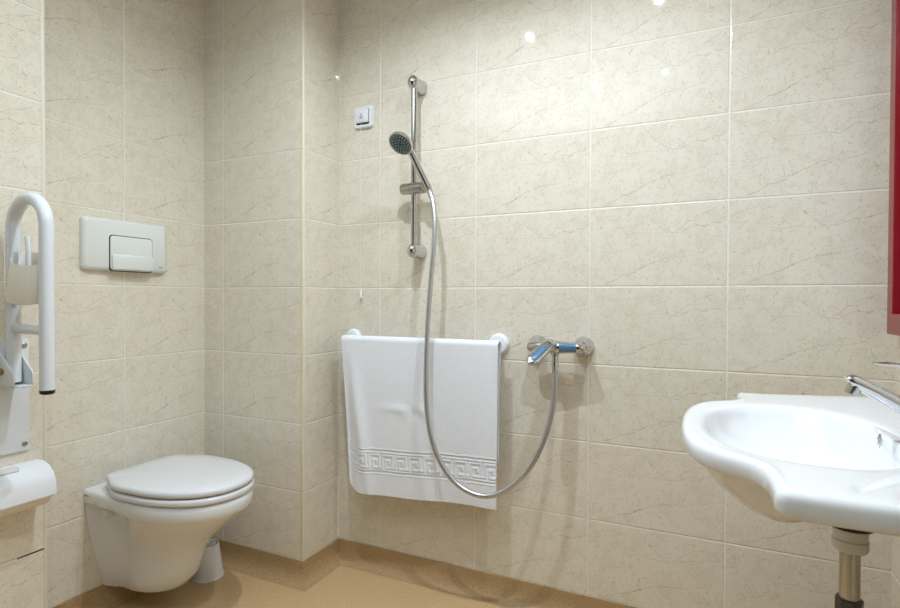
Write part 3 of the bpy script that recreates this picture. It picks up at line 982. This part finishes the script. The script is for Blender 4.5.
# raised overflow panel at the back of the bowl
g = Geo()
g.loft([rrect(YW+0.04, 0.796, 0.170, 0.040, 0.012, 1.606), rrect(YW+0.04, 0.796, 0.169, 0.039, 0.012, 1.5865), rrect(YW+0.04, 0.796, 0.165, 0.035, 0.011, 1.585)])
panel = finish('overflow_panel', g, M['china'], bowlb, 40)
g = Geo()
oc = Vector((1.585, YW+0.060, 0.796))
n = 24
rg = lambda r, x: [(x, oc.y + r*0.62*math.cos(2*PI*k/n), oc.z + r*1.25*math.sin(2*PI*k/n)) for k in range(n)]
g.loft([rg(0.012, oc.x+0.001), rg(0.012, oc.x-0.002), rg(0.0095, oc.x-0.003), rg(0.0085, oc.x-0.001)], False, False)
finish('overflow_ring', g, M['chrome'], panel)
finish('overflow_hole', Geo().loft([rg(0.0088, oc.x+0.001), rg(0.0086, oc.x-0.0014)]), M['dark'], panel)
finish('plug', Geo().lathe((DX, YW, 0.716), (0, 0, 1), [(0, 0.031), (0.003, 0.031), (0.0045, 0.028), (0.003, 0.022), (0.006, 0.020), (0.007, 0.0)], 32), M['chrome'], basin)

# basin tap
tap = thing('basin_tap', 'chrome single-lever basin tap at the back of the washbasin', 'tap', (1.675, YW-0.015, 0.83))
yt = YW-0.015
g = Geo()
g.lathe((1.678, yt, 0.826), (0, 0, 1), [(0, 0.028), (0.004, 0.028), (0.008, 0.025), (0.045, 0.0225), (0.075, 0.023), (0.088, 0.0215), (0.092, 0.018), (0.094, 0.0)], 32)
finish('tap_body', g, M['chrome'], tap, 40)
g = Geo()
g.tube([(1.672, yt, 0.838), (1.640, yt, 0.846), (1.594, yt, 0.8715), (1.555, yt, 0.8945), (1.530, yt, 0.9065), (1.524, yt, 0.906)], [0.016, 0.0150, 0.0130, 0.0118, 0.0112, 0.010], 24, smooth=6)
spout = finish('spout', g, M['chrome'], tap, 50)
finish('aerator', Geo().lathe((1.5335, yt, 0.9015), (-0.35, 0, -1), [(0, 0.0105), (0.010, 0.0105), (0.016, 0.0098), (0.017, 0.0)], 20), M['satin'], spout)
g = Geo()
g.tube([(1.692, yt, 0.918), (1.660, yt, 0.928), (1.610, yt, 0.9345), (1.575, yt, 0.9375), (1.556, yt, 0.9385)], [0.016, 0.015, 0.012, 0.0105, 0.007], 20, smooth=5, squash=(0.28, 1.0))
finish('lever', g, M['chrome'], tap, 50)

# waste pipe under the basin
waste = thing('waste_pipe', 'chrome waste pipe with grey collar under the washbasin', 'pipe', (DX, YW, 0.4))
finish('gasket', Geo().lathe((DX, YW, 0.6735), (0, 0, -1), [(0, 0.032), (0.003, 0.0335), (0.007, 0.0325), (0.009, 0.028)], 36), M['black'], waste)
finish('waste_cup', Geo().lathe((DX, YW, 0.668), (0, 0, -1), [(0, 0.027), (0.012, 0.0245), (0.034, 0.0225), (0.036, 0.0)], 32), M['greycup'], waste)
finish('collar', Geo().lathe((DX, YW, 0.647), (0, 0, -1), [(0, 0.0235), (0.002, 0.0255), (0.016, 0.0255), (0.019, 0.0235), (0.020, 0.0)], 32), M['greycup'], waste)
finish('pipe', Geo().tube([(DX, YW, 0.640), (DX, YW, 0.47)], 0.0148, 24), M['satin'], waste)
finish('lock_nut', Geo().lathe((DX, YW, 0.548), (0, 0, -1), [(0, 0.017), (0.002, 0.0198), (0.022, 0.0198), (0.024, 0.017)], 8), M['greynut'], waste)
g = Geo().lathe((DX, YW, 0.520), (0, 0, -1), [(0, 0.02), (0.01, 0.032), (0.09, 0.034), (0.115, 0.028), (0.12, 0.0)], 28)
finish('trap', g, M['greycup'], waste)
finish('trap_arm', Geo().tube([(DX+0.02, YW, 0.47), (1.65, YW, 0.47), (XR-0.002, YW, 0.47)], 0.016, 20), M['satin'], waste)

# ------------------------------------------------------------------ red framed mirror
mir = thing('mirror', 'red framed mirror hanging on the right wall above the washbasin', 'mirror', (XR, -0.45, 0.95))
y0, y1, z0, z1 = -0.70, -0.050, 0.9545, 1.90
fx0, fx1, fw, fb = XR-0.030, XR-0.0005, 0.040, 0.052
g = Geo()
out_ = [(y1, z0), (y0, z0), (y0, z1), (y1, z1)]
in_ = [(y1-fw, z0+fb), (y0+fw, z0+fb), (y0+fw, z1-fb), (y1-fw, z1-fb)]
rings = [[(fx1, *p) for p in out_], [(fx0+0.002, *p) for p in out_], [(fx0, p[0]+(0.002 if p[0] == y0 else -0.002), p[1]+(0.002 if p[1] == z0 else -0.002)) for p in out_],
         [(fx0, p[0]+(-0.002 if p[0] < -0.4 else 0.002), p[1]+(-0.002 if p[1] < 1.4 else 0.002)) for p in in_], [(fx0+0.002, *p) for p in in_], [(fx1, *p) for p in in_]]
rings.append(rings[0])
g.loft(rings, False, False)
finish('frame', g, M['red'], mir, 25)
finish('glass', Geo().box(XR-0.008, XR-0.002, y0+fw-0.004, y1-fw+0.004, z0+fb-0.004, z1-fb+0.004), M['mirror'], mir)

# ------------------------------------------------------------------ ceiling downlights
lamp_mat, nt, b = newmat('lamp lens')
b.inputs['Base Color'].default_value = (1, 1, 1, 1)
b.inputs['Emission Color'].default_value = (1.0, 1.0, 0.97, 1)
b.inputs['Emission Strength'].default_value = 25.0
nn = nt.nodes.new('ShaderNodeTexNoise'); nn.inputs['Scale'].default_value = 30
LIGHTS = [(0.56, -0.74, 7.8), (1.14, -0.66, 6.8), (0.735, -1.44, 0.7), (1.12, -1.43, 0.7)]
WHERE = ['in the ceiling between shower and toilet', 'in the ceiling beside the washbasin', 'in the ceiling behind the camera, toilet side', 'in the ceiling behind the camera, basin side']
for (lx, ly, pw_), wh in zip(LIGHTS, WHERE):
    t = thing('downlight', 'small round recessed downlight '+wh, 'ceiling light', (lx, ly, HC), 'ceiling downlights')
    finish('rim', Geo().lathe((lx, ly, HC-0.0005), (0, 0, -1), [(0, 0.042), (0.004, 0.041), (0.006, 0.026), (0.001, 0.010)], 32), M['white'], t)
    finish('lens', Geo().lathe((lx, ly, HC-0.0008), (0, 0, -1), [(0, 0.010), (0.002, 0.0095)], 24), lamp_mat, t)
    ld_ = bpy.data.lights.new('downlight_lamp', 'AREA')
    ld_.shape = 'DISK'; ld_.size = 0.018; ld_.energy = pw_
    ld_.color = (0.83, 0.93, 1.04)
    ld_.spread = math.radians(150)
    lo = bpy.data.objects.new('downlight_lamp', ld_)
    lo.location = (lx, ly, HC-0.008)
    COL.objects.link(lo)

# added fill spot behind the camera, no fixture, bounced off the ceiling
up = bpy.data.lights.new('bounce_fill', 'SPOT')
up.energy = 225.0; up.spot_size = math.radians(72); up.spot_blend = 0.8; up.shadow_soft_size = 0.05
up.color = (0.74, 0.90, 1.04)
uo = bpy.data.objects.new('bounce_fill', up)
uo.location = (0.55, -1.95, 0.85); uo.rotation_euler = (PI-0.27, 0, 0)
COL.objects.link(uo)

# daylight-grey surroundings beyond the open end of the room
w = bpy.data.worlds.new('World'); S.world = w
w.use_nodes = True
bg = w.node_tree.nodes['Background']
bg.inputs['Color'].default_value = (0.84, 0.93, 1.0, 1)
bg.inputs['Strength'].default_value = 0.06

S.cycles.use_adaptive_sampling = True
S.cycles.adaptive_threshold = 0.012
S.cycles.use_denoising = True
S.cycles.max_bounces = 10

# ------------------------------------------------------------------ camera
cam = bpy.data.cameras.new('camera')
cam.sensor_width = 36.0
F = 536.489
cam.lens = 36.0*F/900
cam.shift_y = (306.8-304.0)/900
cam.clip_start = 0.02
co = bpy.data.objects.new('camera', cam)
yaw, pitch, rollc = -0.4344, -0.0131, 0.0043
cyv, syv = math.cos(yaw), math.sin(yaw)
fw_ = Vector((syv*math.cos(pitch), cyv*math.cos(pitch), math.sin(pitch)))
r_ = Vector((cyv, -syv, 0)); u_ = r_.cross(fw_)
r2 = r_*math.cos(rollc) + u_*math.sin(rollc); u2 = -r_*math.sin(rollc) + u_*math.cos(rollc)
mat = Matrix((r2, u2, -fw_)).transposed().to_4x4()
mat.translation = Vector((1.3021, -1.7517, 1.0363))
co.matrix_world = mat
COL.objects.link(co)
S.camera = co
